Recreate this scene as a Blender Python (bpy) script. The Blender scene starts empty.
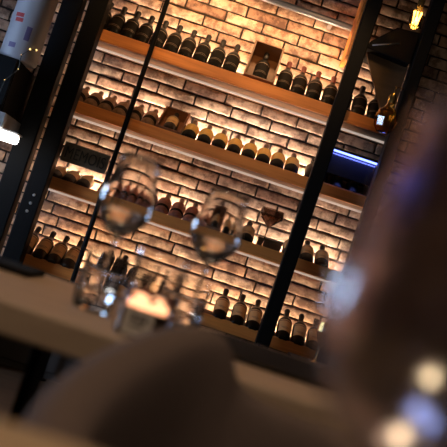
import bpy, bmesh, math, random
from mathutils import Matrix, Vector
random.seed(11)
S = bpy.context.scene
C = S.collection
R = math.radians

# ------------------------------------------------------------------ materials
def nodes(name):
    m = bpy.data.materials.new(name); m.use_nodes = True
    nt = m.node_tree
    return m, nt, nt.nodes['Principled BSDF']

def plain(name, col, rough=.5, metal=0., spec=.5, bump=0., scale=60., vary=0.):
    m, nt, b = nodes(name)
    b.inputs['Base Color'].default_value = (*col, 1)
    b.inputs['Roughness'].default_value = rough
    b.inputs['Metallic'].default_value = metal
    b.inputs['Specular IOR Level'].default_value = spec
    n = nt.nodes.new('ShaderNodeTexNoise'); n.inputs['Scale'].default_value = scale
    n.inputs['Detail'].default_value = 4
    tc = nt.nodes.new('ShaderNodeTexCoord'); nt.links.new(tc.outputs['Object'], n.inputs['Vector'])
    if vary:
        r = nt.nodes.new('ShaderNodeValToRGB')
        r.color_ramp.elements[0].color = (*[c*(1-vary) for c in col], 1)
        r.color_ramp.elements[1].color = (*[min(1, c*(1+vary)) for c in col], 1)
        r.color_ramp.elements[0].position = .3; r.color_ramp.elements[1].position = .7
        nt.links.new(n.outputs['Fac'], r.inputs['Fac']); nt.links.new(r.outputs['Color'], b.inputs['Base Color'])
    if bump:
        bp = nt.nodes.new('ShaderNodeBump'); bp.inputs['Strength'].default_value = bump; bp.inputs['Distance'].default_value = .004
        nt.links.new(n.outputs['Fac'], bp.inputs['Height']); nt.links.new(bp.outputs['Normal'], b.inputs['Normal'])
    return m

def wood(name, a, c, scale=(2.5, 40, 40), rough=.45):
    m, nt, b = nodes(name)
    tc = nt.nodes.new('ShaderNodeTexCoord'); mp = nt.nodes.new('ShaderNodeMapping')
    mp.inputs['Scale'].default_value = scale
    n = nt.nodes.new('ShaderNodeTexNoise'); n.inputs['Scale'].default_value = 1.; n.inputs['Detail'].default_value = 6
    n.inputs['Distortion'].default_value = .6
    r = nt.nodes.new('ShaderNodeValToRGB')
    r.color_ramp.elements[0].position = .3; r.color_ramp.elements[0].color = (*a, 1)
    r.color_ramp.elements[1].position = .7; r.color_ramp.elements[1].color = (*c, 1)
    nt.links.new(tc.outputs['Object'], mp.inputs['Vector']); nt.links.new(mp.outputs['Vector'], n.inputs['Vector'])
    nt.links.new(n.outputs['Fac'], r.inputs['Fac']); nt.links.new(r.outputs['Color'], b.inputs['Base Color'])
    b.inputs['Roughness'].default_value = rough
    return m

def glow(name, col, strength):
    m, nt, b = nodes(name)
    b.inputs['Base Color'].default_value = (*[c*.3 for c in col], 1)
    b.inputs['Emission Color'].default_value = (*col, 1)
    b.inputs['Emission Strength'].default_value = strength
    return m

def glass(name, col=(1, 1, 1), rough=0., ior=1.5):
    m, nt, b = nodes(name)
    b.inputs['Base Color'].default_value = (*col, 1)
    b.inputs['Roughness'].default_value = rough
    b.inputs['IOR'].default_value = ior
    b.inputs['Transmission Weight'].default_value = 1.
    return m

def brick_mat():
    m, nt, b = nodes('old_brick')
    L = nt.links.new
    geo = nt.nodes.new('ShaderNodeNewGeometry')
    r = nt.nodes.new('ShaderNodeValToRGB'); cr = r.color_ramp
    cols = [(0, (.30, .165, .11)), (.2, (.50, .315, .215)), (.4, (.64, .435, .31)), (.6, (.54, .30, .19)), (.8, (.69, .50, .37)), (1, (.37, .21, .15))]
    cr.elements[0].position, cr.elements[0].color = 0, (*cols[0][1], 1)
    cr.elements[1].position, cr.elements[1].color = 1, (*cols[-1][1], 1)
    for p, c in cols[1:-1]:
        e = cr.elements.new(p); e.color = (*c, 1)
    L(geo.outputs['Random Per Island'], r.inputs['Fac'])
    tc = nt.nodes.new('ShaderNodeTexCoord')
    n = nt.nodes.new('ShaderNodeTexNoise'); n.inputs['Scale'].default_value = 14; n.inputs['Detail'].default_value = 7
    n.inputs['Roughness'].default_value = .7
    L(tc.outputs['Object'], n.inputs['Vector'])
    r2 = nt.nodes.new('ShaderNodeValToRGB')
    r2.color_ramp.elements[0].position = .41; r2.color_ramp.elements[0].color = (.24, .19, .18, 1)
    r2.color_ramp.elements[1].position = .57; r2.color_ramp.elements[1].color = (1, 1, 1, 1)
    L(n.outputs['Fac'], r2.inputs['Fac'])
    mx = nt.nodes.new('ShaderNodeMix'); mx.data_type = 'RGBA'; mx.blend_type = 'MULTIPLY'; mx.inputs[0].default_value = .85
    L(r.outputs['Color'], mx.inputs[6]); L(r2.outputs['Color'], mx.inputs[7])
    L(mx.outputs[2], b.inputs['Base Color'])
    n2 = nt.nodes.new('ShaderNodeTexNoise'); n2.inputs['Scale'].default_value = 45; n2.inputs['Detail'].default_value = 6
    L(tc.outputs['Object'], n2.inputs['Vector'])
    bp = nt.nodes.new('ShaderNodeBump'); bp.inputs['Strength'].default_value = .55; bp.inputs['Distance'].default_value = .006
    L(n2.outputs['Fac'], bp.inputs['Height']); L(bp.outputs['Normal'], b.inputs['Normal'])
    b.inputs['Roughness'].default_value = .85
    return m

M = dict(
    brick=brick_mat(),
    mortar=plain('dark_mortar', (.022, .014, .010), .95, bump=.5),
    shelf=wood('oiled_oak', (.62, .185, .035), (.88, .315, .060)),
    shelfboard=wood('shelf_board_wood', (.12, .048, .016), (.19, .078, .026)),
    crate=wood('dark_crate_wood', (.12, .045, .02), (.24, .10, .045), (3, 30, 30)),
    winebox=wood('brown_box_wood', (.10, .04, .015), (.2, .085, .03), (3, 30, 30)),
    black=plain('black_steel', (.004, .004, .0045), .55, 0., .12),
    blackgloss=plain('black_gloss', (.006, .006, .007), .15),
    channel=glow('pale_led_channel', (1., .80, .66), .42),
    bottle=plain('dark_green_bottle', (.003, .0028, .002), .35, 0., .16),
    bottle_brown=plain('brown_bottle', (.02, .010, .006), .3, 0., .3),
    red_wrap=plain('red_brown_wrap', (.30, .095, .055), .6, vary=.35, scale=50),
    dull_wrap=plain('dull_brown_wrap', (.19, .10, .05), .6, vary=.35, scale=50),
    cap_red=plain('dark_red_foil', (.14, .03, .022), .5, 0., .3),
    cap_black=plain('black_foil', (.012, .009, .008), .5, 0., .2),
    cap_brown=plain('brown_foil', (.10, .05, .028), .4),
    cork=plain('pale_cork', (.75, .58, .38), .7),
    lab_dark=plain('dark_label', (.009, .006, .004), .8, 0., .1),
    lab_line=plain('label_gold_line', (.11, .060, .03), .5),
    lab_yellow=plain('yellow_label', (.80, .50, .13), .6, vary=.08, scale=30),
    lab_tan=plain('tan_label', (.58, .36, .15), .6, vary=.12, scale=30),
    lab_pale=plain('pale_label', (.72, .52, .30), .6),
    table=wood('table_oak', (.40, .275, .195), (.56, .40, .29), (3, 25, 25), .5),
    neartable=wood('near_table_oak', (.40, .26, .145), (.52, .345, .20), (3, 25, 25), .5),
    fabric=plain('brown_fabric', (.150, .102, .092), .9, bump=.3, scale=250, vary=.15),
    floor=wood('dark_floor_boards', (.05, .028, .014), (.10, .055, .028), (1.2, 14, 14), .5),
    darkwall=plain('dark_plaster', (.055, .042, .036), .8),
    ceil=plain('dark_ceiling', (.03, .027, .025), .9),
    glass=glass('clear_glass'),
    hazeglass=glass('haze_tint_glass', (.88, .82, .90), .105),  # violet tint paints in the reflected haze; roughness blurs what stands behind
    water=glass('water', (1, 1, 1), 0., 1.33),
    smoky=glass('smoky_glass', (.36, .26, .22)),
    amber=glass('amber_glass', (.95, .62, .22)),
    brass=plain('brass', (.75, .50, .18), .25, 1.),
    grey=plain('grey_plastic', (.36, .34, .36), .4),
    greymetal=plain('grey_metal', (.45, .43, .42), .4, .6),
    red=plain('red_print', (.42, .03, .03), .5),
    violet=plain('violet_print', (.12, .09, .20), .5),
    slate=plain('black_slate', (.008, .0075, .007), .8, 0., .1),
    brownpanel=wood('brown_panel_wood', (.07, .038, .018), (.11, .06, .03), (3, 25, 25), .6),
    signboard=plain('weathered_signboard', (.13, .10, .07), .7, vary=.4, scale=25),
    signletters=plain('sign_letters', (.015, .012, .010), .5),
    paper=plain('white_paper', (.62, .56, .52), .8),
    ink=plain('dark_ink', (.06, .05, .055), .8),
    wax=plain('pale_wax', (.85, .62, .42), .5),
    petals=plain('dried_red_petals', (.16, .045, .03), .8, vary=.4, scale=80),
    flame=glow('flame', (1., .45, .16), 4.),
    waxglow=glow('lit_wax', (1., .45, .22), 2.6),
    led_warm=glow('warm_led', (1., .66, .36), 3.),
    led_blue=glow('blue_led', (.16, .22, 1.), 5.),
    lampwhite=glow('lamp_diffuser', (1., .93, .84), 7.),
    bulb=glow('bulb_filament', (1., .52, .12), 12.),
    fairy=glow('fairy_bulb', (1., .62, .2), 3.),
    daylight=glow('window_daylight', (.46, .66, 1.), 21.),
    cord=plain('dark_cord', (.02, .018, .016), .6),
)

# ------------------------------------------------------------------ mesh helpers
def box(bm, x0, x1, y0, y1, z0, z1, mat=None, mi=0):
    vs = [bm.verts.new(Vector((x, y, z))) for x in (x0, x1) for y in (y0, y1) for z in (z0, z1)]
    if mat is not None:
        for v in vs: v.co = mat @ v.co
    fs = [(0, 1, 3, 2), (4, 6, 7, 5), (0, 4, 5, 1), (2, 3, 7, 6), (0, 2, 6, 4), (1, 5, 7, 3)]
    return [bm.faces.new([vs[i] for i in f]) for f in fs]

def lathe(bm, prof, seg=32, mi=0, a0=0., a1=2*math.pi, caps=True):
    full = abs(a1 - a0 - 2*math.pi) < 1e-6
    n = seg if full else seg + 1
    rings = []
    for r, z in prof:
        if r < 1e-6:
            rings.append([bm.verts.new((0, 0, z))])
        else:
            rings.append([bm.verts.new((r*math.cos(a0+(a1-a0)*k/seg), r*math.sin(a0+(a1-a0)*k/seg), z)) for k in range(n)])
    for A, B in zip(rings, rings[1:]):
        for k in range(seg):
            k2 = (k+1) % n if full else k+1
            if len(A) == 1 and len(B) == 1: continue
            if len(A) == 1: f = bm.faces.new((A[0], B[k2], B[k]))
            elif len(B) == 1: f = bm.faces.new((A[k], A[k2], B[0]))
            else: f = bm.faces.new((A[k], A[k2], B[k2], B[k]))
            f.material_index = mi
    return rings

def tube(bm, pts, r, seg=10):
    pts = [Vector(p) for p in pts]
    rings = []
    for i, p in enumerate(pts):
        d = (pts[min(i+1, len(pts)-1)] - pts[max(i-1, 0)]).normalized()
        up = Vector((0, 0, 1)) if abs(d.z) < .9 else Vector((1, 0, 0))
        a = d.cross(up).normalized(); b = d.cross(a)
        rings.append([bm.verts.new(p + r*(math.cos(2*math.pi*k/seg)*a + math.sin(2*math.pi*k/seg)*b)) for k in range(seg)])
    for A, B in zip(rings, rings[1:]):
        for k in range(seg):
            bm.faces.new((A[k], A[(k+1) % seg], B[(k+1) % seg], B[k]))
    bm.faces.new(rings[0]); bm.faces.new(rings[-1])

def bevel(bm, w, seg=2):
    bmesh.ops.bevel(bm, geom=bm.edges[:], offset=w, segments=seg, affect='EDGES', clamp_overlap=True, profile=.5)

def link(name, bm, mats, parent=None, smooth=False, angle=None):
    bmesh.ops.recalc_face_normals(bm, faces=bm.faces[:])
    me = bpy.data.meshes.new(name)
    bm.to_mesh(me); bm.free()
    for m in (mats if isinstance(mats, (list, tuple)) else [mats]): me.materials.append(m)
    if smooth:
        for p in me.polygons: p.use_smooth = True
        if angle: me.set_sharp_from_angle(angle=R(angle))
    o = bpy.data.objects.new(name, me); C.objects.link(o)
    if parent: o.parent = parent
    return o

def tag(o, label, cat, group=None):
    o['label'] = label; o['category'] = cat
    if group: o['group'] = group
    return o

def thing(name, label, cat, loc=(0, 0, 0), group=None):
    o = bpy.data.objects.new(name, None); C.objects.link(o)
    o.location = loc; o.empty_display_size = .05
    return tag(o, label, cat, group)

def struct(o):
    o['kind'] = 'structure'; return o

def copy_tree(o, parent=None):
    c = o.copy(); C.objects.link(c)
    if parent: c.parent = parent
    for ch in list(o.children): copy_tree(ch, c)
    return c

def bx(name, m, x0, x1, y0, y1, z0, z1, parent=None, bev=0., seg=2):
    bm = bmesh.new(); box(bm, x0, x1, y0, y1, z0, z1)
    if bev: bevel(bm, bev, seg)
    return link(name, bm, m, parent)

# ------------------------------------------------------------------ the room
WY = 5.31
WX0, WX1 = -2.7, 3.0
def wall_back():
    bm = bmesh.new()
    L, H = .235, .0650
    g = .0100
    nrow = int(2.95/H)
    for k in range(nrow):
        z0 = k*H
        x = WX0 - (L/2 if k % 2 else 0) + random.uniform(-.02, .02)
        while x < WX1 - .03:
            l = L + random.uniform(-.022, .022)
            x0, x1 = max(WX0, x) + g/2, min(WX1, x + l) - g/2
            x += l
            if x1 - x0 < .03: continue
            a, b = z0 + g/2, z0 + H - g/2
            dz = random.uniform(-.0015, .0015); dy = random.uniform(-.003, .004); rz = random.uniform(-.008, .008)
            # rounded irregular outline, three rings and a fanned face
            ring0 = []
            nx, nz = 6, 2
            for i in range(nx): ring0.append((x0 + (x1-x0)*i/nx, a))
            for i in range(nz): ring0.append((x1, a + (b-a)*i/nz))
            for i in range(nx): ring0.append((x1 - (x1-x0)*i/nx, b))
            for i in range(nz): ring0.append((x0, b - (b-a)*i/nz))
            cx, cz = (x0+x1)/2, (a+b)/2
            jit = [(random.uniform(-.0016, .0016), random.uniform(-.0022, .0022)) for _ in ring0]
            rings = []
            for inset, y in ((0, .02), (0, .005), (.003, .001), (.008, 0)):
                ring = []
                for (px, pz), (jx, jz) in zip(ring0, jit):
                    qx = px + jx; qz = pz + jz
                    sx = (x1-x0)/2; sz = (b-a)/2
                    qx = cx + (qx-cx)*(1 - inset/sx); qz = cz + (qz-cz)*(1 - inset/sz)
                    qz += (qx-cx)*rz + dz
                    ring.append(bm.verts.new((qx, WY + y + dy + (random.uniform(-.0012, .0012) if y < .01 else 0), qz)))
                rings.append(ring)
            n = len(ring0)
            for A, B in zip(rings, rings[1:]):
                for i in range(n): bm.faces.new((A[i], A[(i+1) % n], B[(i+1) % n], B[i]))
            c = bm.verts.new((cx, WY + dy - .001, cz + dz))
            for i in range(n): bm.faces.new((rings[-1][i], rings[-1][(i+1) % n], c))
    for f in bm.faces: f.smooth = True
    bmesh.ops.recalc_face_normals(bm, faces=bm.faces[:])
    for f in box(bm, WX0, WX1, WY + .0075, WY + .20, 0, 2.95): f.material_index = 1
    return link('wall_back', bm, [M['brick'], M['mortar']])
struct(wall_back())
struct(bx('floor', M['floor'], -2.9, 3.2, -3.2, 5.6, -.1, 0))
struct(bx('ceiling', M['ceil'], -2.9, 3.2, -3.2, 5.6, 2.95, 3.05))
struct(bx('wall_right', M['darkwall'], 3.0, 3.15, -3.2, 5.5, 0, 2.95))
struct(bx('wall_front', M['darkwall'], -2.85, 3.15, -3.2, -3.05, 0, 2.95))
# left wall with its window
WA, WB, WZ0, WZ1 = 2.85, 3.95, .75, 1.5
bm = bmesh.new()
box(bm, -2.85, -2.7, -3.2, WA, 0, 2.95); box(bm, -2.85, -2.7, WB, 5.5, 0, 2.95)
box(bm, -2.85, -2.7, WA, WB, 0, WZ0); box(bm, -2.85, -2.7, WA, WB, WZ1, 2.95)
struct(link('wall_left', bm, M['darkwall']))
win = bpy.data.objects.new('window_1', None); C.objects.link(win); win.location = (-2.7, WA, WZ0)
struct(win)
w, h = WB-WA, WZ1-WZ0
bm = bmesh.new()
t = .05
for b_ in ((-.10, .02, 0, w, 0, t), (-.10, .02, 0, w, h-t, h), (-.10, .02, 0, t, t, h-t), (-.10, .02, w-t, w, t, h-t)): box(bm, *b_)
fr = link('window_frame', bm, M['black'], win); struct(fr)
struct(bx('window_pane', M['daylight'], -.07, -.055, t, w-t, t, h-t, win))

# ------------------------------------------------------------------ wall shelves
SX0, SX1 = -1.0, .74
FLOOR_DROP = .056
TOPS = dict(first=1.884, second=1.472, third=1.041, fourth=.603)
THETA = dict(first=51, second=29.5, third=26, fourth=35)
Y0 = dict(first=5.075, second=5.035, third=5.035, fourth=5.035)   # where the heel of a bottle stands
LEDP = dict(first=(18., (1., .76, .50)), second=(19.5, (1., .82, .62)), third=(21., (1., .81, .60)), fourth=(15., (1., .74, .46)))
def shelf(key, label):
    zt = TOPS[key]; zb = zt - .064
    t = thing('wall_shelf', label, 'shelf', (0, 0, zb), 'oak wall shelves')
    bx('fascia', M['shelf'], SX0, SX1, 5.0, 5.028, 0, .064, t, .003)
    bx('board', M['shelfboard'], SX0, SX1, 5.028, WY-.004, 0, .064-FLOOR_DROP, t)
    bx('light_channel', M['channel'], SX0, SX1, 5.195, 5.213, -.011, .0, t, .002)['label'] = 'pale strip channel under the shelf'
    th = min(THETA[key], dict(second=27, third=18).get(key, 90))
    bm = bmesh.new()
    ya = Y0[key] - 5.0
    n = 5
    # a low sloping rest: wedge section drawn out along the shelf
    z0 = .064 - FLOOR_DROP
    L = .13
    y1 = 5.0 + ya + L*math.cos(R(th)); z1 = z0 + L*math.sin(R(th))
    sec = [(5.0+ya+.02, z0), (y1, z0), (y1, z1 - .004), (5.0+ya+.02, z0 + .02*math.tan(R(th)) - .004)]
    for a, b in ((SX0+.01, .33), (.45, SX1-.01)):
        A = [bm.verts.new((a, y, z)) for y, z in sec]; B = [bm.verts.new((b, y, z)) for y, z in sec]
        bm.faces.new(A); bm.faces.new(B)
        for i in range(4): bm.faces.new((A[i], A[(i+1) % 4], B[(i+1) % 4], B[i]))
    link('bottle_rest', bm, M['winebox'], t)
    LX1 = .43 if key == 'second' else SX1-.02
    bx('led_strip', M['led_warm'], SX0+.02, LX1, 5.238, 5.252, z0, z0+.006, t)['label'] = 'lit warm light strip along the back'
    li = bpy.data.lights.new('led_light', 'AREA'); li.shape = 'RECTANGLE'; li.size = LX1-SX0-.02; li.size_y = .012
    li.energy, li.color = LEDP[key]
    lo = bpy.data.objects.new('led_light', li); C.objects.link(lo); lo.parent = t
    lo.location = ((SX0+.02+LX1)/2, 5.245, z0+.010); lo.rotation_euler = (R(180-8), 0, 0)
    return t
shelf('first', 'topmost oak wall shelf holding a row of dark bottles and a crate')
shelf('second', 'second oak wall shelf from the top, holding yellow-labelled bottles')
shelf('third', 'third oak wall shelf from the top, with a stemmed glass standing on it')
shelf('fourth', 'lowest oak wall shelf, just above the far table top')

# ------------------------------------------------------------------ bottles
BR, BL = .0400, .286
PROF = [(0, .004), (.028, .0), (.035, .003), (BR, .010), (BR, .172), (.036, .183), (.030, .196), (.021, .206), (.0150, .217), (.0138, .245)]
CAPP = [(.0147, .216), (.0144, .220), (.0144, .276), (.0158, .278), (.0158, .288), (.014, BL), (0, BL)]
def bottle(glassm, capm, labm, line=None, lz=(.06, .155), ang=88, cap='foil_capsule', wrap=None):
    t = bpy.data.objects.new('wine_bottle', None); C.objects.link(t); t.empty_display_size = .03
    bm = bmesh.new(); lathe(bm, PROF, 24); link('bottle_body', bm, glassm, t, True, 40)
    bm = bmesh.new(); lathe(bm, CAPP, 16); link(cap, bm, capm, t, True, 40)
    if labm:
        bm = bmesh.new()
        a0, a1 = R(-90-ang), R(-90+ang)
        r = BR + .0005
        lathe(bm, [(r, lz[0]), (r, lz[1])], 20, 0, a0, a1)
        if line:
            d = .006
            lathe(bm, [(r+.0003, lz[1]-.014), (r+.0003, lz[1]-.014+d)], 20, 1, a0+.1, a1-.1)
            lathe(bm, [(r+.0003, lz[0]+.03), (r+.0003, lz[0]+.033)], 20, 1, a0+.5, a1-.5)
            lathe(bm, [(r+.0003, lz[0]+.02), (r+.0003, lz[0]+.023)], 20, 1, a0+.7, a1-.7)
        link('paper_label', bm, [labm, line] if line else labm, t, True)
    return t
PROTO = dict(
    dark=lambda: bottle(M['bottle'], M['cap_black'], M['lab_dark'], M['lab_line'], (.05, .165)),
    redcap=lambda: bottle(M['bottle'], M['cap_red'], M['lab_dark'], M['lab_line'], (.05, .165)),
    dull=lambda: bottle(M['dull_wrap'], M['cap_brown'], M['lab_dark'], None, (.05, .10)),
    yellow=lambda: bottle(M['bottle'], M['cap_brown'], M['lab_yellow'], M['lab_yellow'], (.075, .165), 80),
    plain=lambda: bottle(M['bottle'], M['cap_black'], None),
    cork=lambda: bottle(M['bottle_brown'], M['cork'], M['lab_pale'], None, (.08, .165), 80, 'cork_stopper'),
    red=lambda: bottle(M['red_wrap'], M['cap_brown'], M['lab_dark'], None, (.05, .08)),
    tan=lambda: bottle(M['bottle'], M['cap_black'], M['lab_tan'], M['lab_line'], (.06, .160), 58),
    amber=lambda: bottle(M['bottle_brown'], M['cap_black'], M['lab_tan'], M['lab_line'], (.065, .162), 62),
)
made = {}
ORD = ['first', 'second', 'third', 'fourth', 'fifth', 'sixth', 'seventh', 'eighth', 'ninth']
def place(kind, x, y, zfloor, th, label, group, roll=0.):
    if kind not in made:
        made[kind] = PROTO[kind](); o = made[kind]
    else:
        o = copy_tree(made[kind])
    s, c = math.sin(R(th)), math.cos(R(th))
    o.location = (x, y - BR*s, zfloor + BR*c + .001)
    o.rotation_euler = (R(-(90-th)), 0, 0)
    tag(o, label, 'wine bottle', group)
    return o
def row(key, kind, xs, fmt, group, th=None, one=None):
    th = th or THETA[key]
    for i, x in enumerate(xs):
        lab = one if one else fmt % ORD[i]
        place(kind, x, Y0[key], TOPS[key]-FLOOR_DROP, th, lab, group)

row('first', 'dark', [-.993, -.912, -.830, -.748], '%s dark wine bottle from the black post, left end of top shelf', 'dark bottles at the left end of the top shelf')
row('first', 'dark', [-.665, -.580, -.496, -.410, -.323, -.238], '%s dark wine bottle right of the thin rod on top shelf', 'dark bottles between rod and crate on the top shelf')
row('first', 'redcap', [.071, .157, .245, .335, .42], '%s red-capped dark bottle right of the crate on top shelf', 'red-capped bottles on the top shelf')
row('first', 'dark', [.508, .597], '%s dark bottle right of the middle post on top shelf, under brown panel', 'dark bottles right of the middle post')
row('second', 'dull', [-.975, -.893, -.812, -.731], '%s brown bottle from the black post, left end of second shelf', 'brown bottles at the left end of the second shelf', 27)
row('second', 'dull', [-.650, -.566], '%s brown bottle between the thin rod and the crate on second shelf', 'brown bottles beside the second shelf crate', 27)
row('second', 'yellow', [-.331, -.246, -.160, -.075, .011, .094, .176, .258], '%s yellow-labelled bottle right of the crate on second shelf', 'yellow-labelled bottles on the second shelf')
row('second', 'plain', [.375], 'x', None, None, 'black unlabelled bottle after the yellow-labelled row, beside the middle post')
row('second', 'plain', [.52, .61], '%s dim black bottle from left inside the blue-lit case', 'black bottles in the blue-lit case', 27)
for o in C.objects:
    if str(o.get('group', '')).startswith('black bottles in'): o.scale = (.85, .85, .85); o.location.z -= .005
row('third', 'cork', [-.955, -.875, -.795], '%s pale-labelled corked bottle from left, below the hanging signboard', 'corked bottles under the signboard', 18)
row('third', 'red', [-.668, -.587, -.506, -.425, -.344, -.263, -.182], '%s red-brown bottle right of the thin rod on third shelf', 'red-brown bottles on the third shelf')
row('third', 'tan', [.058, .142], '%s tan-labelled bottle right of the crate on third shelf, seen past wine glass', 'tan-labelled bottles on the third shelf')
row('third', 'amber', [.391, .487, .575], '%s amber bottle from left at right end of third shelf', 'amber bottles at the right end of the third shelf')
row('fourth', 'amber', [-.975, -.888, -.807, -.726], '%s tan-labelled bottle from the black post, left end of lowest shelf', 'bottles at the left end of the lowest shelf')
row('fourth', 'dark', [-.545, -.46, -.375, -.29, -.15], '%s dark bottle right of the thin rod on lowest shelf, behind table glasses', 'dark bottles behind the table glasses')
row('fourth', 'tan', [.135, .235, .325, .411], '%s tan-labelled bottle from left, before the middle post on lowest shelf', 'tan-labelled bottles left of the middle post')
row('fourth', 'tan', [.496, .582, .668], '%s tan-labelled bottle right of the middle post on lowest shelf', 'tan-labelled bottles right of the middle post')

# ------------------------------------------------------------------ wooden presentation crates with a bottle in each
def crate(key, x, th, label, L=.31, W=.145, D=.085, y=None, kind='dark', blab='', wood_=None):
    wood_ = wood_ or M['crate']
    t = thing('wine_crate', label, 'wine crate', (0, 0, 0), 'presentation crates on the shelves')
    e = .010
    s, c = math.sin(R(th)), math.cos(R(th))
    zf = TOPS[key]-FLOOR_DROP
    y = y or Y0[key]
    t.location = (x, y, zf + .001)
    t.rotation_euler = (R(-(90-th)), 0, 0)
    # local: Z along the box, -Y its open face, back on y = 0 .. -e
    bx('back_board', wood_, -W/2, W/2, -e, 0, 0, L, t, .001)
    bx('end_board', wood_, -W/2, W/2, -D, -e, 0, e, t, .001)
    bx('end_board', wood_, -W/2, W/2, -D, -e, L-e, L, t, .001)
    bx('side_board', wood_, -W/2, -W/2+e, -D, -e, e, L-e, t, .001)
    bx('side_board', wood_, W/2-e, W/2, -D, -e, e, L-e, t, .001)
    if kind not in made: made[kind] = PROTO[kind](); o = made[kind]
    else: o = copy_tree(made[kind])
    off = e + BR + .001; lz = e + .001
    o.location = (x, y - off*s + lz*c, zf + .001 + off*c + lz*s)
    o.rotation_euler = (R(-(90-th)), 0, 0)
    tag(o, blab, 'wine bottle', 'bottles lying in the crates')
    if BL + e*2 > L: o.scale = (.9, .9, .9)
    return t
crate('first', -.068, 50, 'dark wooden crate tilted open, standing on the top shelf', .32, .172, .11, 5.092, 'dark', 'dark bottle lying in the crate on the top shelf', M['winebox'])
crate('second', -.444, 31, 'reddish wooden crate tilted open, on the second shelf beside yellow-labelled bottles', .298, .145, .075, 5.035, 'amber', 'tan-labelled bottle lying in the crate on the second shelf')
crate('third', -.065, 28, 'dark wooden crate tilted open, on third shelf behind the farther wine glass', .298, .145, .075, 5.035, 'amber', 'tan-labelled bottle lying in the crate on the third shelf')

# closed wine box lying behind the stemmed glass
t = thing('wine_box', 'closed brown wooden wine box lying behind the stemmed glass on third shelf', 'wooden box', (.277, 5.22, TOPS['third']-FLOOR_DROP))
bx('box_body', M['winebox'], -.068, .068, -.055, .05, 0, .094, t, .002)
bx('box_lid', M['winebox'], -.070, .070, -.058, .052, .094, .107, t, .002)

# ------------------------------------------------------------------ posts
def post(x0, x1, y0, y1, label, bolts=()):
    t = thing('steel_post', label, 'post', ((x0+x1)/2, (y0+y1)/2, 0), 'black steel posts of the shelving')
    w, d = (x1-x0)/2, (y1-y0)/2
    bx('upright', M['black'], -w, w, -d, d, .008, 2.942, t, .006)
    bx('foot_plate', M['black'], -w-.008, w+.008, -d-.02, d-.002, 0, .008, t)
    bx('head_plate', M['black'], -w-.008, w+.008, -d-.02, d-.002, 2.942, 2.95, t)
    for bxp, bz in bolts:
        bm = bmesh.new(); lathe(bm, [(0, 0), (.008, 0), (.008, .004), (.005, .007), (0, .007)], 12)
        o = link('bolt', bm, M['greymetal'], t, True, 40)
        o.location = (bxp, -d, bz); o.rotation_euler = (R(90), 0, 0)
    return t
post(-1.172, -1.068, 4.84, 4.95, 'leftmost black steel post, beside the dark cabinet')
post(-1.036, -.940, 4.84, 4.95, 'second black steel post from the left, at the shelf ends', ((.008, .912), (.004, .867), (.0, .822)))
post(.353, .430, 4.87, 4.95, 'black steel post right of centre, crossing all four shelves')
rp = post(.678, .745, 4.85, 4.95, 'rightmost black steel post, beside the hanging bulb')
bx('light_block_sheet', M['black'], .030, .0335, .05, WY-4.904, .52, 2.94, rp)  # added unseen sheet, keeps the shelf light off the wall beyond
t = thing('steel_rod', 'thin black steel rod in front of the bottles, left of the wine glasses', 'rod', (-.664, 4.96, 0))
bm = bmesh.new(); tube(bm, [(0, 0, .006), (0, 0, 2.944)], .0135, 14); link('rod', bm, M['black'], t, True, 40)
for z in (0, 2.944):
    bm = bmesh.new(); lathe(bm, [(0, 0), (.035, 0), (.035, .006), (0, .006)], 16); link('end_flange', bm, M['black'], t).location = (0, 0, z)
# wooden lining board behind the middle post, above the bottles
tag(bx('side_panel', M['shelf'], .345, .37, 5.0, WY-.004, 2.17, 2.95), 'upright oak side panel behind the top of the middle post', 'panel')

# sign hung between post and rod
t = thing('signboard', 'dark weathered signboard with embossed letters between post and thin rod', 'sign', (-.803, 4.95, 1.135))
bx('board', M['signboard'], -.131, .121, -.008, .008, 0, .105, t, .002)
cu = bpy.data.curves.new('sign_text', 'FONT'); cu.body = 'MEMOIS'; cu.size = .088; cu.extrude = .004; cu.align_x = 'CENTER'; cu.space_character = 1.05
to = bpy.data.objects.new('sign_text', cu); C.objects.link(to)
bpy.context.view_layer.update()
dg = bpy.context.evaluated_depsgraph_get()
me = bpy.data.meshes.new_from_object(to.evaluated_get(dg)); bpy.data.objects.remove(to)
me.materials.clear(); me.materials.append(M['signletters'])
lo = bpy.data.objects.new('sign_letters', me); C.objects.link(lo); lo.parent = t
lo.rotation_euler = (R(90), 0, 0); lo.location = (-.005, -.010, .022); lo.scale = (.68, 1, 1)

# linear lamp along the top of the wall
t = thing('wall_light_bar', 'pale grey linear light bar mounted high on the brick wall', 'lamp', (0, 5.14, 2.362))
bm = bmesh.new(); tube(bm, [(-.75, 0, .012), (.335, 0, -.006)], .019, 16); link('light_tube', bm, M['greymetal'], t, True, 40)
for x in (-.6, .22):
    bx('wall_bracket', M['greymetal'], x-.012, x+.012, 0, WY-5.142, -.008, .012, t)
li = bpy.data.lights.new('bar_light', 'AREA'); li.shape = 'RECTANGLE'; li.size = 1.0; li.size_y = .03; li.energy = 5; li.color = (1, .58, .27)
lo = bpy.data.objects.new('bar_light', li); C.objects.link(lo); lo.parent = t; lo.location = (-.2, .02, -.024); lo.rotation_euler = (R(28), 0, 0)

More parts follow.
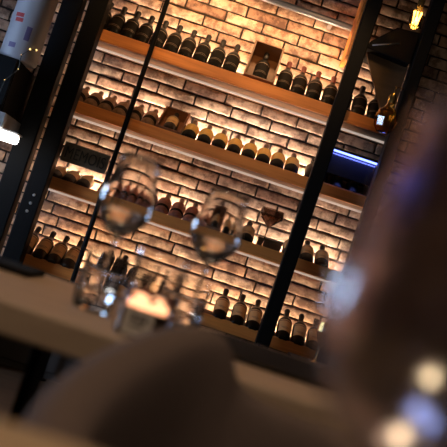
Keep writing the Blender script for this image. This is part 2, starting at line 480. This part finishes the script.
# ------------------------------------------------------------------ right bay: pendant bulb, black screen on its panel, blue-lit case
t = thing('pendant_bulb', 'glowing amber filament bulb hanging between the two right posts', 'lamp', (.594, 4.62, 2.30))
bm = bmesh.new(); lathe(bm, [(0, 0), (.018, .006), (.032, .03), (.034, .055), (.026, .085), (.016, .108), (.014, .12)], 20); link('glass_bulb', bm, M['amber'], t, True)
bm = bmesh.new()
for k in range(6):
    a = k*math.pi/3
    tube(bm, [(.008*math.cos(a), .008*math.sin(a), .03), (.013*math.cos(a+.5), .013*math.sin(a+.5), .09)], .0022, 6)
link('filament', bm, M['bulb'], t)
bm = bmesh.new(); lathe(bm, [(0, .118), (.017, .118), (.018, .165), (.010, .18), (0, .18)], 16); link('socket', bm, M['brass'], t, True, 40)
bm = bmesh.new(); tube(bm, [(0, 0, .178), (0, 0, .645)], .003, 8); link('cord', bm, M['cord'], t)
bm = bmesh.new(); lathe(bm, [(0, .625), (.045, .628), (.05, .65), (0, .65)], 20); link('ceiling_rose', bm, M['black'], t, True, 40)
li = bpy.data.lights.new('bulb_light', 'POINT'); li.energy = 1.2; li.color = (1, .58, .22); li.shadow_soft_size = .03
lo = bpy.data.objects.new('bulb_light', li); C.objects.link(lo); lo.parent = t; lo.location = (0, -.06, .05)

t = thing('tilted_screen', 'black tilted screen on a brown panel between the right posts', 'screen', (.55, 5.0, 2.2))
bm = bmesh.new()
sec = [(-.12, .01), (-.115, .05), (.0, .165), (.122, .175), (.122, .0), (.11, -.005)]
A = [bm.verts.new((x, -.12, z)) for x, z in sec]; B = [bm.verts.new((x, .20, z)) for x, z in sec]
bm.faces.new(A); bm.faces.new(B)
for i in range(len(sec)): bm.faces.new((A[i], A[(i+1) % len(sec)], B[(i+1) % len(sec)], B[i]))
bevel(bm, .006); link('screen_body', bm, M['black'], t)
bm = bmesh.new(); tube(bm, [(-.10, -.126, .03), (.035, -.126, .085)], .004, 8); link('edge_highlight', bm, M['greymetal'], t, True)  # pale tube drawn in as the highlight on the black screen
bm = bmesh.new()
sec = [(-.115, .02), (.127, .0), (.127, -.34), (.105, -.345), (.0, -.17), (-.06, -.08)]
A = [bm.verts.new((x, -.04, z)) for x, z in sec]; B = [bm.verts.new((x, -.01, z)) for x, z in sec]
bm.faces.new(A); bm.faces.new(B)
for i in range(len(sec)): bm.faces.new((A[i], A[(i+1) % len(sec)], B[(i+1) % len(sec)], B[i]))
link('support_panel', bm, M['brownpanel'], t)
bx('wall_arm', M['black'], -.02, .02, .20, WY-5.004, .05, .10, t)

t = thing('display_case', 'open dark display case with a blue light strip, on second shelf right', 'display case', (.565, 5.06, TOPS['second']-FLOOR_DROP))
bx('top_panel', M['blackgloss'], -.135, .135, -.05, .20, .245, .262, t, .002)
bx('back_panel', M['brownpanel'], -.135, .135, .255, .270, 0, .262, t)
bx('side_panel', M['black'], -.135, -.125, .0, .255, 0, .245, t)
bx('side_panel', M['black'], .125, .135, .0, .255, 0, .245, t)
bx('front_screen', M['blackgloss'], -.125, .125, -.02, -.010, .12, .245, t)
bx('blue_led_strip', M['led_blue'], -.13, .13, -.056, -.046, .236, .246, t)['label'] = 'bright blue light strip'
li = bpy.data.lights.new('blue_light', 'AREA'); li.shape = 'RECTANGLE'; li.size = .25; li.size_y = .01; li.energy = .5; li.color = (.15, .2, 1)
lo = bpy.data.objects.new('blue_light', li); C.objects.link(lo); lo.parent = t; lo.location = (0, -.051, .233); lo.rotation_euler = (R(20), 0, 0)

# amber glass ornament hanging in front of the top shelf end
t = thing('amber_lantern', 'amber glass lantern hanging at the right end of the top shelf', 'lantern', (.622, 4.74, 1.775))
bm = bmesh.new()
lathe(bm, [(0, 0), (.03, .004), (.052, .03), (.062, .075), (.05, .115), (.026, .14), (.018, .165), (.016, .165), (.023, .137), (.046, .112), (.058, .075), (.048, .032), (.028, .009), (0, .007)], 10)
link('glass_body', bm, M['amber'], t)
bm = bmesh.new(); lathe(bm, [(0, .160), (.022, .160), (.024, .19), (.010, .215), (0, .215)], 12); link('brass_cap', bm, M['brass'], t, True, 40)
bm = bmesh.new(); tube(bm, [(0, 0, .214), (0, 0, .25), (.035, .03, .262), (.068, .104, .262)], .003, 6); link('hook', bm, M['brass'], t, True)

# added low cabinet: carries the goblet and darkens the space below the table
t = thing('added_low_cabinet', 'added low dark cabinet below the right shelf end, mostly behind the table', 'cabinet', (.80, 4.42, 0))
bx('body', M['darkwall'], -.28, .28, -.16, .16, .0, .55, t, .003); bx('cabinet_top', M['black'], -.30, .30, -.18, .18, .55, .575, t, .003)
for s_ in (-1, 1):
    d = bx('door', M['darkwall'], -.13, .13, -.178, -.161, .04, .52, t, .002); d.location.x = s_*.138
    h = bx('handle', M['brass'], -.006, .006, -.195, -.178, .3, .4, d, .002); h.location.x = -s_*.1

def stemglass(name, label, cat, loc, H, bowlz, rmax, rrim, foot, m, zmaxf=.42, cone=False, wall=.0016, seg=48, group=None, water=0):
    """bowl from z=bowlz to H on a stem; foot radius foot"""
    t = thing(name, label, cat, loc, group)
    bh = H - bowlz
    pts = []
    n = 14
    for i in range(n+1):
        u = i/n
        if cone:
            r = .004 + (rmax-.004)*min(1, u/.62)**.85 if u < .62 else rmax + (rrim-rmax)*((u-.62)/.38)
        elif u < zmaxf:
            q = u/zmaxf; r = .004 + (rmax-.004)*math.sin(math.pi/2*q)**.72
        else:
            q = (u-zmaxf)/(1-zmaxf); r = rmax + (rrim-rmax)*(q*q*(3-2*q)*.65 + q*.35)
        pts.append((r, bowlz + bh*u))
    outer = pts
    inner = [(max(0, r-wall), z + (wall*1.5 if i == 0 else 0)) for i, (r, z) in enumerate(pts)]
    bowl = outer + [(inner[-1][0] + wall/2, H + wall*.4)] + inner[::-1]
    bowl[-1] = (0, bowlz + .006)
    prof = [(0, 0), (foot*.96, 0), (foot, .0012), (foot*.96, .0026), (foot*.45, .0055), (.008, .011), (.0042, .022), (.0036, .5*bowlz), (.0042, bowlz-.012)] + bowl
    bm = bmesh.new(); lathe(bm, prof, seg); link('bowl_and_stem', bm, m, t, not cone)
    if water:
        ins = [(max(0, r-wall-.0004), z) for r, z in pts if z < bowlz + bh*water and r > .010]
        bm = bmesh.new(); lathe(bm, [(0, bowlz+.0075)] + ins + [(0, ins[-1][1])], seg); link('water', bm, M['water'], t, True, 50)
    return t
stemglass('goblet', 'gold-coloured metal goblet on the low cabinet below the right bottles', 'goblet', (.618, 4.42, .575), .195, .075, .042, .038, .034, M['brass'], cone=True, seg=12)
stemglass('goblet', 'smoky cone-shaped stemmed glass standing on the third shelf', 'goblet', (.238, 5.105, TOPS['third']-FLOOR_DROP), .268, .168, .070, .062, .034, M['smoky'], cone=True, seg=14)

# ------------------------------------------------------------------ left end: cabinet, canister, lamp, fairy lights
t = thing('wall_cabinet', 'black wall cabinet left of the posts with a lit white lamp beneath', 'cabinet', (-1.55, 4.5, 1.17))
bx('cabinet_body', M['black'], -.35, .36, 0, WY-4.504, .075, .34, t, .004)
bx('base_panel', M['greymetal'], -.35, .385, -.01, WY-4.504, 0, .073, t, .003)
bx('cabinet_door', M['black'], -.345, .0, -.018, -.001, .08, .335, t, .002); bx('cabinet_door', M['black'], .005, .355, -.018, -.001, .08, .335, t, .002)
bx('lamp_housing', M['greymetal'], -.2, .465, .02, .12, -.008, -.0, t)
bx('lamp_diffuser', M['lampwhite'], -.2, .46, .0, .11, -.054, -.008, t, .014, 3)['label'] = 'lit white lamp under the cabinet'
t = thing('canister', 'tall pale grey canister with a red logo patch on the black cabinet', 'canister', (-1.225, 4.60, 1.51))
bm = bmesh.new(); lathe(bm, [(0, 0), (.088, 0), (.094, .006), (.096, .02), (.094, .40), (.097, .41), (.097, .43), (.0, .43)], 40); link('canister_body', bm, M['grey'], t, True, 40)
bm = bmesh.new(); lathe(bm, [(0, .43), (.099, .43), (.099, .455), (.06, .475), (0, .478)], 40); link('lid', bm, M['greymetal'], t, True, 40)
bm = bmesh.new(); r = .0965
for (a, b, z0, z1) in ((-128, -100, .205, .225), (-124, -98, .18, .2)): lathe(bm, [(r, z0), (r, z1)], 10, 0, R(a), R(b))
link('red_logo', bm, M['red'], t)
for (a, b, z0, z1) in ((-80, -64, .10, .17), (-118, -96, .05, .075), (-100, -84, .33, .34)):
    bm = bmesh.new(); lathe(bm, [(r, z0), (r, z1)], 10, 0, R(a), R(b)); link('violet_print', bm, M['violet'], t)
t = thing('fairy_lights', 'string of tiny golden lights draped over the black cabinet edge', 'string lights', (-1.15, 4.47, 1.24))
path = [(.035, .06, .345), (.02, .0, .33), (-.01, -.008, .29), (.0, -.01, .22), (-.045, -.01, .15), (-.05, -.012, .08), (-.055, -.014, .03)]
path = [(x-.02, y, z) for x, y, z in path]
bm = bmesh.new(); tube(bm, path, .0025, 6); link('wire', bm, M['cord'], t)
for i, (x, y, z) in enumerate(path[:-1]):
    bm = bmesh.new(); bmesh.ops.create_uvsphere(bm, u_segments=10, v_segments=8, radius=.0045 if i < 2 else .002)
    o = link('light_bead', bm, M['fairy'], t, True); o.location = (x, y-.006, z)
bm = bmesh.new(); lathe(bm, [(0, -.03), (.012, -.02), (.016, 0), (.01, .018), (.003, .03), (0, .03)], 12); o = link('brass_drop', bm, M['brass'], t, True); o.location = (-.075, -.02, .03)

# ------------------------------------------------------------------ tables
t = thing('dining_table', 'oak dining table across the middle with glasses and candle on it', 'table', (-.15, 1.4875, 0))
bx('table_top', M['table'], -.85, .42, -.3475, .3475, .71, .75, t, .004)
for x in (-.06, -.70):
    bm = bmesh.new(); box(bm, x-.008, x+.008, -.05, .05, .02, .71); box(bm, x-.02, x+.02, -.27, .27, 0, .022); box(bm, x-.02, x+.02, -.25, .25, .70, .71)
    link('pedestal', bm, M['black'], t)
t = thing('dining_table', 'oak table nearest the viewer, its far edge in the lower left corner', 'table', (.05, -.05, 0))
bx('table_top', M['neartable'], -.85, .85, -.6, .60, .71, .75, t, .004)
for x in (-.5, .5):
    bm = bmesh.new(); box(bm, x-.022, x+.022, -.03, .03, .02, .71); box(bm, x-.03, x+.03, -.4, .4, 0, .022); box(bm, x-.025, x+.025, -.4, .4, .69, .71)
    link('pedestal', bm, M['black'], t)

# black slate tray and plate
bm = bmesh.new(); box(bm, -.17, .075, -.08, .08, 0, .010); bevel(bm, .003)
o = tag(link('serving_slate', bm, M['slate']), 'black slate board lying on the left of the middle table', 'serving board'); o.location = (-.36, 1.66, .7505)
bm = bmesh.new(); box(bm, -.112, .112, -.19, .19, 0, .006)
bmesh.ops.bevel(bm, geom=[e for e in bm.edges if abs(e.verts[0].co.z - e.verts[1].co.z) > .001], offset=.06, segments=8, affect='EDGES', profile=.5)
o = tag(link('place_mat', bm, M['slate']), 'black round-cornered placemat at the right end of the middle table', 'placemat'); o.location = (.152, 1.54, .7505)

# wine glasses, tumblers
stemglass('wine_glass', 'large clear wine glass farthest left on the middle table', 'wine glass', (-.163, 1.55, .75), .252, .113, .0465, .034, .038, M['glass'], group='wine glasses', water=.36)
stemglass('wine_glass', 'large clear wine glass right of the candle on the middle table', 'wine glass', (-.006, 1.60, .75), .247, .118, .0455, .034, .038, M['glass'], group='wine glasses', water=.36)
stemglass('wine_glass', 'huge blurred clear wine glass in the right foreground', 'wine glass', (.097, .36, .75), .215, .058, .0505, .037, .036, M['hazeglass'], group='wine glasses')
def tumbler(x, y, label, H=.088, r=.034):
    t = thing('tumbler', label, 'tumbler', (x, y, .7503), 'cut glass tumblers')
    prof = [(0, 0), (r*.82, 0), (r*.9, .004), (r*1.02, .03), (r*.96, .036), (r, H), (r-.002, H+.001), (r-.004, H), (r*.82, .03), (r*.7, .016), (0, .013)]
    bm = bmesh.new(); lathe(bm, prof, 14)
    for v in bm.verts:
        if .002 < v.co.z < .034 and v.co.to_2d().length > r*.85:
            a = math.atan2(v.co.y, v.co.x); k = round(a/(2*math.pi)*14) % 2
            v.co.x *= 1 - .10*k; v.co.y *= 1 - .10*k
    link('cut_glass', bm, M['glass'], t)
    bm = bmesh.new(); lathe(bm, [(0, .0165), (r*.7-.001, .0185), (r*.82-.001, .0305), (r*.89-.0012, .058), (0, .058)], 14); link('water', bm, M['water'], t)
    return t
tumbler(-.148, 1.40, 'cut glass tumbler standing in front of the left wine glass')
tumbler(-.018, 1.48, 'cut glass tumbler standing right of the candle jar')

# candle jar
t = thing('candle_jar', 'lit candle in a clear glass jar with a white card tag', 'candle', (-.060, 1.235, .7503))
r, H = .036, .112
bm = bmesh.new(); lathe(bm, [(0, 0), (r-.003, 0), (r, .003), (r, H), (r-.0015, H+.001), (r-.003, H), (r-.003, .006), (0, .006)], 40); link('glass_jar', bm, M['glass'], t, True, 40)
bm = bmesh.new(); lathe(bm, [(0, .0065), (r-.004, .0065), (r-.004, .038), (0, .038)], 32); link('wax', bm, M['wax'], t, True, 40)
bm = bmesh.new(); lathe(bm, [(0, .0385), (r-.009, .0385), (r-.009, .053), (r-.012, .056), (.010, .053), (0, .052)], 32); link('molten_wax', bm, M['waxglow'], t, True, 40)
bm = bmesh.new(); lathe(bm, [(0, .060), (.0015, .062), (.002, .066), (.001, .071), (0, .074)], 12); link('flame', bm, M['flame'], t, True)
bm = bmesh.new(); tube(bm, [(0, 0, .050), (0, 0, .062)], .001, 6); link('wick', bm, M['ink'], t)
bm = bmesh.new()
for k in range(44):
    a = random.uniform(0, 6.28); rr = random.uniform(.026, .0295)
    bmesh.ops.create_icosphere(bm, subdivisions=1, radius=random.uniform(.003, .0055), matrix=Matrix.Translation((rr*math.cos(a), rr*math.sin(a), .047 + .018*random.random())) @ Matrix.Diagonal((1, 1, .6, 1)))
link('dried_petals', bm, M['petals'], t)
tg = bx('card_tag', M['paper'], -.019, .019, -.0015, 0, .003, .037, t); tg.location = (-.004, -r-.0005, 0); tg['label'] = 'white card tag with dark print'
bm = bmesh.new()
for (x0, x1, z0, z1) in ((-.011, -.004, .022, .031), (-.001, .003, .020, .031), (.005, .011, .022, .030), (-.010, .008, .015, .018)): box(bm, x0, x1, -.0022, -.0015, z0, z1)
link('tag_print', bm, M['ink'], tg)
# added glow beads on a wire stand, standing in for reflections in the foreground glass
t = thing('glint_stand', 'added wire stand of glow beads standing in for reflections in the foreground glass', 'added light', (.136, .50, .7503), None)
bm = bmesh.new(); lathe(bm, [(0, 0), (.022, 0), (.022, .003), (0, .004)], 20); link('stand_base', bm, M['black'], t, True, 40)
GLINTS = [(-.005, .0, .1035, .0026, (1., .84, .42), 11.), (-.011, .0, .0690, .0034, (1., .80, .42), 14.), (-.019, .0, .0645, .0026, (1., .70, .40), 4.), (-.014, -.03, .087, .0036, (.42, .58, 1.), 2.6), (-.006, -.03, .083, .0036, (.42, .58, 1.), 2.2)]
bm = bmesh.new()
for (x, y, z, r, c, L) in GLINTS: tube(bm, [(0, 0, .002), (x*.5, y*.5, z*.5), (x, y, z-r*.8)], .0006, 6)
link('wire', bm, M['cord'], t)
for k, (x, y, z, r, c, L) in enumerate(GLINTS):
    bm = bmesh.new(); bmesh.ops.create_uvsphere(bm, u_segments=12, v_segments=8, radius=r)
    o = link('bulb', bm, glow('glint_glow', c, L), t, True); o.location = (x, y, z); o['label'] = 'blue glint bead' if c[0] < 1. else 'warm glint bead'  # glowing beads drawn in as the reflected discs

# ------------------------------------------------------------------ tub chair between the tables
t = thing('tub_chair', 'brown upholstered tub chair between the two tables', 'chair', (.18, .84, 0))
rim = [(.40, .635, .70), (.20, .628, .705), (.05, .635, .705), (-.025, .68, .71), (-.045, .75, .73), (-.030, .84, .762), (-.003, .92, .784), (.022, .98, .800), (.050, 1.02, .810), (.078, 1.04, .806), (.098, 1.05, .765), (.13, 1.052, .744), (.28, 1.055, .742), (.44, 1.05, .740)]
rim = [Vector((x-.18-.035, y-.84, z)) for x, y, z in rim]
bm = bmesh.new(); secs = []
for i, p in enumerate(rim):
    d = rim[min(i+1, len(rim)-1)] - rim[max(i-1, 0)]; d.z = 0; d.normalize()
    nrm = Vector((-d.y, d.x, 0))      # to the left of the way round = outwards
    hgt = p.z
    prof = [(.030, .30), (.036, .50), (.036, hgt-.035), (.026, hgt-.010), (0, hgt), (-.026, hgt-.010), (-.036, hgt-.035), (-.036, .50), (-.030, .36)]
    secs.append([bm.verts.new(Vector((p.x, p.y, 0)) + nrm*o_ + Vector((0, 0, z_))) for o_, z_ in prof])
for A, B in zip(secs, secs[1:]):
    n = len(A)
    for k in range(n): bm.faces.new((A[k], A[(k+1) % n], B[(k+1) % n], B[k]))
bm.faces.new(secs[0]); bm.faces.new(secs[-1])
o = link('back_and_arms', bm, M['fabric'], t, True)
md = o.modifiers.new('round', 'SUBSURF'); md.levels = 2; md.render_levels = 2
bm = bmesh.new(); box(bm, -.165, .27, -.165, .165, .33, .46); bevel(bm, .03, 3); link('seat', bm, M['fabric'], t, True, 40)
for x in (-.12, .22):
    for y in (-.14, .14):
        bm = bmesh.new(); lathe(bm, [(0, 0), (.011, 0), (.018, .335), (0, .335)], 12); link('leg', bm, M['black'], t, True, 40).location = (x, y, 0)

# ------------------------------------------------------------------ ceiling track with spots, and pendants over the tables
t = thing('track_light', 'black ceiling track with three spots aimed at the shelves', 'lamp', (-.1, 3.6, 2.93))
bx('track', M['black'], -.9, .9, -.018, .018, 0, .02, t)
for x in (-.65, -.2, .25):
    bm = bmesh.new(); lathe(bm, [(0, 0), (.03, 0), (.03, -.11), (.027, -.11), (.027, -.02), (0, -.02)], 20)
    o = link('spot_head', bm, M['black'], t, True, 40); o.location = (x, 0, -.005); o.rotation_euler = (R(40), 0, 0)
    li = bpy.data.lights.new('spot', 'SPOT'); li.energy = 46; li.color = (1, .58, .25); li.spot_size = R(37); li.spot_blend = .9; li.shadow_soft_size = .03
    lo = bpy.data.objects.new('spot', li); C.objects.link(lo); lo.parent = t
    d = Vector((0, 1.4, -.95)); lo.location = Vector((x, 0, -.01)) + d.normalized()*.13
    lo.rotation_euler = d.to_track_quat('-Z', 'Y').to_euler()
def pendant(x, y, z, label, e, col=(1, .66, .36)):
    t = thing('pendant_lamp', label, 'lamp', (x, y, z), 'pendant lamps over the tables')
    bm = bmesh.new(); lathe(bm, [(.09, 0), (.085, .05), (.04, .11), (.018, .13), (.016, .127), (.036, .107), (.081, .05), (.086, 0)], 28); link('shade', bm, M['black'], t, True, 40)
    bm = bmesh.new(); bmesh.ops.create_uvsphere(bm, u_segments=16, v_segments=10, radius=.035); o = link('bulb', bm, glow('pendant_glow', col, 110.), t, True); o.location = (0, 0, .04)
    bm = bmesh.new(); tube(bm, [(0, 0, .125), (0, 0, 2.95-z)], .003, 6); link('cord', bm, M['cord'], t)
    li = bpy.data.lights.new('pendant_light', 'SPOT'); li.energy = e; li.color = col; li.spot_size = R(120); li.spot_blend = .6; li.shadow_soft_size = .035
    lo = bpy.data.objects.new('pendant_light', li); C.objects.link(lo); lo.parent = t; lo.location = (0, 0, -.01)
pendant(-.25, 1.7, 2.0, 'black pendant lamp above the middle table', 7)
def globe(x, y, z, r, label, L, col):
    t = thing('globe_lamp', label, 'lamp', (x, y, z), 'opal globe lamps')
    bm = bmesh.new(); bmesh.ops.create_uvsphere(bm, u_segments=24, v_segments=16, radius=r); link('opal_globe', bm, glow('opal_glow', col, L), t, True)
    bm = bmesh.new(); lathe(bm, [(0, r-.005), (.03, r-.008), (.03, r+.04), (0, r+.045)], 16); link('holder', bm, M['brass'], t, True, 40)
    bm = bmesh.new(); tube(bm, [(0, 0, r+.04), (0, 0, 2.95-z)], .003, 6); link('cord', bm, M['cord'], t)
globe(.05, -.42, 2.1, .1, 'lit opal globe lamp hanging above and behind the viewer', 45., (1., .80, .56))
globe(-.06, .28, 2.25, .1, 'lit opal globe lamp hanging above the nearest table', 36., (1., .76, .50))

# added cabinets under the lowest shelf, put in to darken the space there
for i, (x0, x1) in enumerate(((-1.0, -.42), (-.415, .165), (.17, .75))):
    t = thing('darkening_cabinet', ['added darkening cabinet under the lowest shelf, left end', 'added darkening cabinet under the lowest shelf, middle', 'added darkening cabinet under the lowest shelf, right end'][i], 'cabinet', ((x0+x1)/2, 5.17, 0), 'added darkening cabinets under the shelves')
    w = (x1-x0)/2
    bx('carcass', M['darkwall'], -w, w, -.13, .165, 0, .5, t); d = bx('door', M['darkwall'], -w+.004, w-.004, -.15, -.131, .04, .496, t, .002)
    bx('handle', M['brass'], -.05, .05, -.165, -.15, .45, .46, d)

# ------------------------------------------------------------------ world, camera
wd = bpy.data.worlds.new('dim_room'); S.world = wd; wd.use_nodes = True
wd.node_tree.nodes['Background'].inputs[0].default_value = (.5, .45, .45, 1)
wd.node_tree.nodes['Background'].inputs[1].default_value = .01
cam = bpy.data.cameras.new('camera'); cam.sensor_fit = 'HORIZONTAL'; cam.sensor_width = 24; cam.sensor_height = 24; cam.lens = 50
cam.clip_start = .02
cam.dof.use_dof = True; cam.dof.focus_distance = 5.05; cam.dof.aperture_fstop = 3.2
co = bpy.data.objects.new('camera', cam); C.objects.link(co)
p, rl = math.atan(40/931), R(18.4)
F = Vector((0, math.cos(p), math.sin(p))); U = Vector((0, -math.sin(p), math.cos(p))); X = Vector((1, 0, 0))
right = X*math.cos(rl) + U*math.sin(rl)
up = U*math.cos(rl) - X*math.sin(rl)
co.matrix_world = Matrix(((right.x, up.x, -F.x, 0), (right.y, up.y, -F.y, 0), (right.z, up.z, -F.z, .875), (0, 0, 0, 1)))
S.camera = co
S.view_settings.view_transform = 'Standard'; S.view_settings.look = 'None'; S.view_settings.gamma = 1; S.view_settings.use_curve_mapping = False
S.view_settings.exposure = 0.
S.cycles.max_bounces = 14; S.cycles.transmission_bounces = 12; S.cycles.caustics_refractive = False; S.cycles.caustics_reflective = False
S.cycles.use_denoising = True; S.cycles.sample_clamp_indirect = 6
